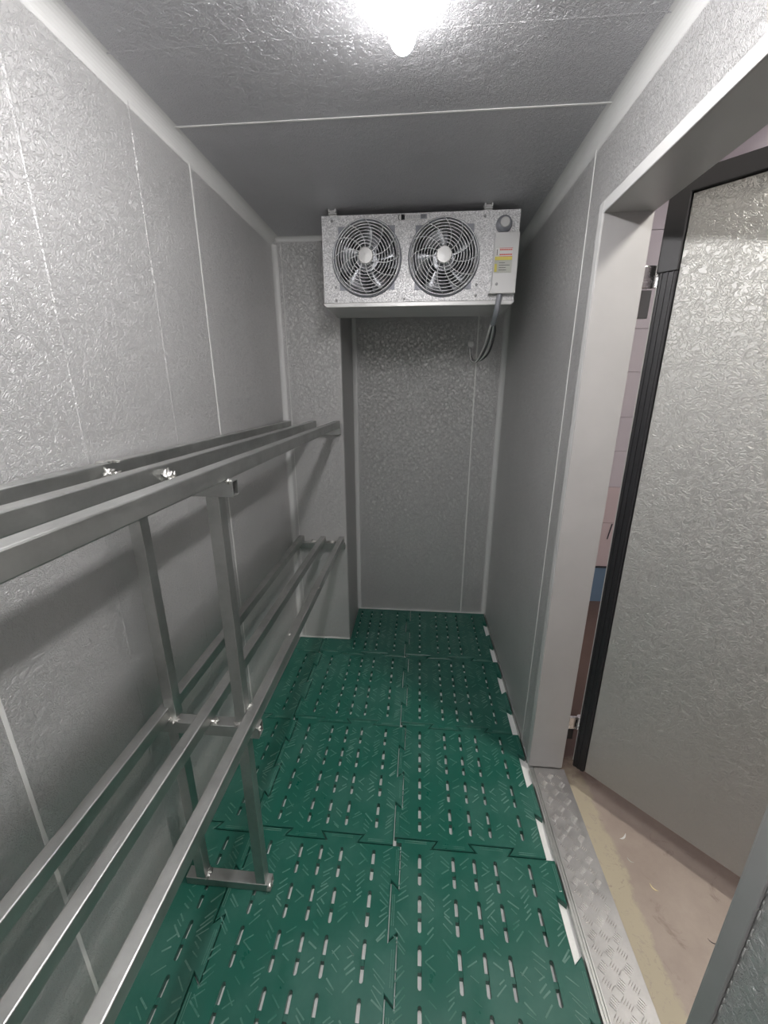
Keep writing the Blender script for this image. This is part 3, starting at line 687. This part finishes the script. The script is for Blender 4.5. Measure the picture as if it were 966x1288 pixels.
def build_mat(name, ix, iy, left_flat=None, back_flat=None, notch=None):
    xr, xl = colx[ix], colx[ix+1]; yt = rowy[iy]; cx = (xr+xl)/2; cy = yt-PY/2
    outline = mat_outline(ix, iy, left_flat, back_flat)
    slots = []
    for dx in (-.192, -.074, 0, .074, .192):
        for r in range(4):
            sx, sy = cx+dx, yt-.083-.1245*r
            if left_flat is not None and sx < left_flat+.02: continue
            if back_flat is not None and sy+.052 > back_flat: continue
            if notch and sx-.01 < notch[0] and sy+.055 > notch[1]: continue
            slots.append(capsule2(sx, sy, .096, .0115))
    # shrink the outline a little so that mats do not touch
    cuts = []
    if notch: cuts = [[(xl-.2, notch[1]), (notch[0], notch[1]), (notch[0], yt+.2), (xl-.2, yt+.2)]]
    vs, fs = holed(outline, slots, cuts)
    bm = bmesh.new(); used = {}
    def V(i):
        if i not in used: used[i] = bm.verts.new((vs[i].x, vs[i].y, 0))
        return used[i]
    for f in fs:
        try: bm.faces.new([V(i) for i in f])
        except ValueError: pass
    bmesh.ops.recalc_face_normals(bm, faces=bm.faces)
    for f in bm.faces:
        if f.normal.z < 0: f.normal_flip()
    bnd = [e for e in bm.edges if len(e.link_faces) == 1]
    nrm = {}; slotv = set()
    def is_slot(v): return any(abs(v.co.x-(s[0][0]-.00575)) < .007 and min(p[1] for p in s)-.0005 < v.co.y < max(p[1] for p in s)+.0005 for s in slots)
    for e in bnd:
        f = e.link_faces[0]; d = (e.verts[1].co-e.verts[0].co); n = Vector((d.y, -d.x, 0)).normalized()
        if n.dot(f.calc_center_median()-e.verts[0].co) > 0: n = -n
        for v in e.verts: nrm.setdefault(v, []).append(n)
    off = {}
    for v, ns_ in nrm.items():
        if len(ns_) >= 2:
            s = ns_[0]+ns_[1]; k = max(.35, 1+ns_[0].dot(ns_[1])); off[v] = s/k
        else: off[v] = ns_[0]
    CH = .0024
    top = {v: v.co.copy() for v in off}
    slotflag = {v: is_slot(v) for v in off}
    for v in off: v.co = top[v]-off[v]*((CH+GAP) if not slotflag[v] else .0008)     # pull the top edge in for the chamfer
    r1 = {v: bm.verts.new(top[v]-off[v]*(GAP if not slotflag[v] else 0)-Vector((0, 0, CH if not slotflag[v] else .0008))) for v in off}
    r2 = {v: bm.verts.new(r1[v].co*1-Vector((0, 0, -ZF-CH-.0004))) for v in off}
    for e in bnd:
        a, b = e.verts; bm.faces.new((a, b, r1[b], r1[a])); bm.faces.new((r1[a], r1[b], r2[b], r2[a]))
    for s in slots:       # the low bridge across the middle of each slot
        sx = sum(p[0] for p in s)/len(s); sy = sum(p[1] for p in s)/len(s); box(sx-.007, sx+.007, sy-.010, sy+.004, -.0215, -.004, bm)
    r_ = root(name, (cx, cy, ZF))
    obj('mat_body', bm, M['green'], r_)
    # low diagonal grip ridges between the slot rows, and twin bars on the joint tabs
    bm = bmesh.new(); rnd = random.Random(ix*7+iy)
    def bar(x, y, a, L, W, h=.0007):
        ca, sa = math.cos(a), math.sin(a); c = [(-L, -W), (L, -W), (L, W), (-L, W)]
        pts = [(x+p*ca-q*sa, y+p*sa+q*ca) for p, q in c]
        if any((left_flat is not None and p[0] < left_flat+.004) or (notch and p[0] < notch[0]+.004 and p[1] > notch[1]-.004) or (back_flat is not None and p[1] > back_flat-.004) for p in pts): return
        lo = [bm.verts.new((*p, -.0004)) for p in pts]
        hi = [bm.verts.new((x+(p[0]-x)*.9, y+(p[1]-y)*.9, h)) for p in pts]
        bm.faces.new(hi)
        for i in range(4): bm.faces.new((lo[i], lo[(i+1) % 4], hi[(i+1) % 4], hi[i]))
    bands = [(-.250, .026), (-.160, .022), (-.105, .022), (-.037, .022), (.037, .022), (.110, .022), (.155, .022), (.240, .026)]
    for bi, (bx, hw) in enumerate(bands):
        y = cy-PY/2+.032; j = 0
        while y < cy+PY/2-.03:
            a = (.62 if (bi+int((y-cy+.3)/.1245)) % 2 else -.62)
            if rnd.random() < .66: bar(cx+bx+rnd.uniform(-.004, .004), y+rnd.uniform(-.004, .004), a*rnd.uniform(.8, 1.3), hw*rnd.uniform(.45, 1.0), rnd.uniform(.0012, .0024))
            y += .0155; j += 1
    for k in range(4):
        d = AMP if k % 2 == 0 else -AMP; sgn = 1 if k % 2 == 0 else -1
        mx, my = xl+(k+.5)*PX/4, cy+PY/2
        if sgn > 0 and back_flat is None:
            for q in (0, .006): bar(mx, my+AMP-.008-q, 0, .042, .0011, .0009)
        if sgn < 0:
            for q in (0, .006): bar(mx, cy-PY/2-AMP+.008+q, 0, .042, .0011, .0009)
        if sgn > 0:
            for q in (0, .006): bar(xr+AMP-.008-q, yt-(k+.5)*PY/4, PI/2, .042, .0011, .0009)
        else:
            for q in (0, .006): bar(xl-AMP+.008+q, yt-(k+.5)*PY/4, PI/2, .042, .0011, .0009)
    obj('grip_ridges', bm, M['scuff'], r_, kind='stuff')
    return r_
rowname = ['against the back wall', 'second from the back wall', 'third from the back wall', 'level with the rack foot', 'nearest the photographer']
LF = XL+.006
labels = {
 (0, 0): 'green slotted mat in the back right corner below the cooler', (1, 0): 'green slotted mat at the back wall, notched around the grey column', (2, 0): 'narrow strip of green mat in front of the grey column by the left wall',
 (0, 1): 'green slotted mat second from the back along the right wall, scuffed pale in the middle', (1, 1): 'green slotted mat second from the back in the middle column', (2, 1): 'narrow green mat strip by the left wall just in front of the column strip',
 (0, 2): 'green slotted mat along the right wall beside the far end of the tread plate', (1, 2): 'green slotted mat in the middle column just beyond the rack foot', (2, 2): 'narrow green mat strip by the left wall beyond the rack post',
 (0, 3): 'green slotted mat beside the middle of the tread plate, scuffed with pale marks', (1, 3): 'green slotted mat in the middle column under the front end of the rack foot bar', (2, 3): 'narrow green mat strip by the left wall under the rack foot bar',
 (0, 4): 'nearest green slotted mat on the right, cut by the bottom of the picture', (1, 4): 'nearest green slotted mat in the middle column, cut by the bottom of the picture', (2, 4): 'nearest narrow green mat strip by the left wall, under the rack'}
protos = {}
for iy in range(5):
    for ix in range(3):
        lf = LF if ix == 2 else None; bf = YB-.008 if iy == 0 else None; nt = None
        if iy == 0 and ix == 1: nt = (XC+.004, YC-.006)
        if iy == 0 and ix == 2: nt = (-.50, YC-.006)
        key = (ix == 2, iy == 0, ix if iy == 0 else 0)
        if key in protos and iy > 0:
            p0, i0, j0 = protos[key]; o = copy_tree(p0)
            o.location = (p0.location.x+colx[ix]-colx[i0], p0.location.y+rowy[iy]-rowy[j0], ZF)
        else:
            o = build_mat('interlocking_mat', ix, iy, lf, bf, nt); protos[key] = (o, ix, iy)
        tag(o, labels[(ix, iy)], 'mat', 'green interlocking floor mats')

for o in bpy.data.objects:
    if '_o' in o: del o['_o']
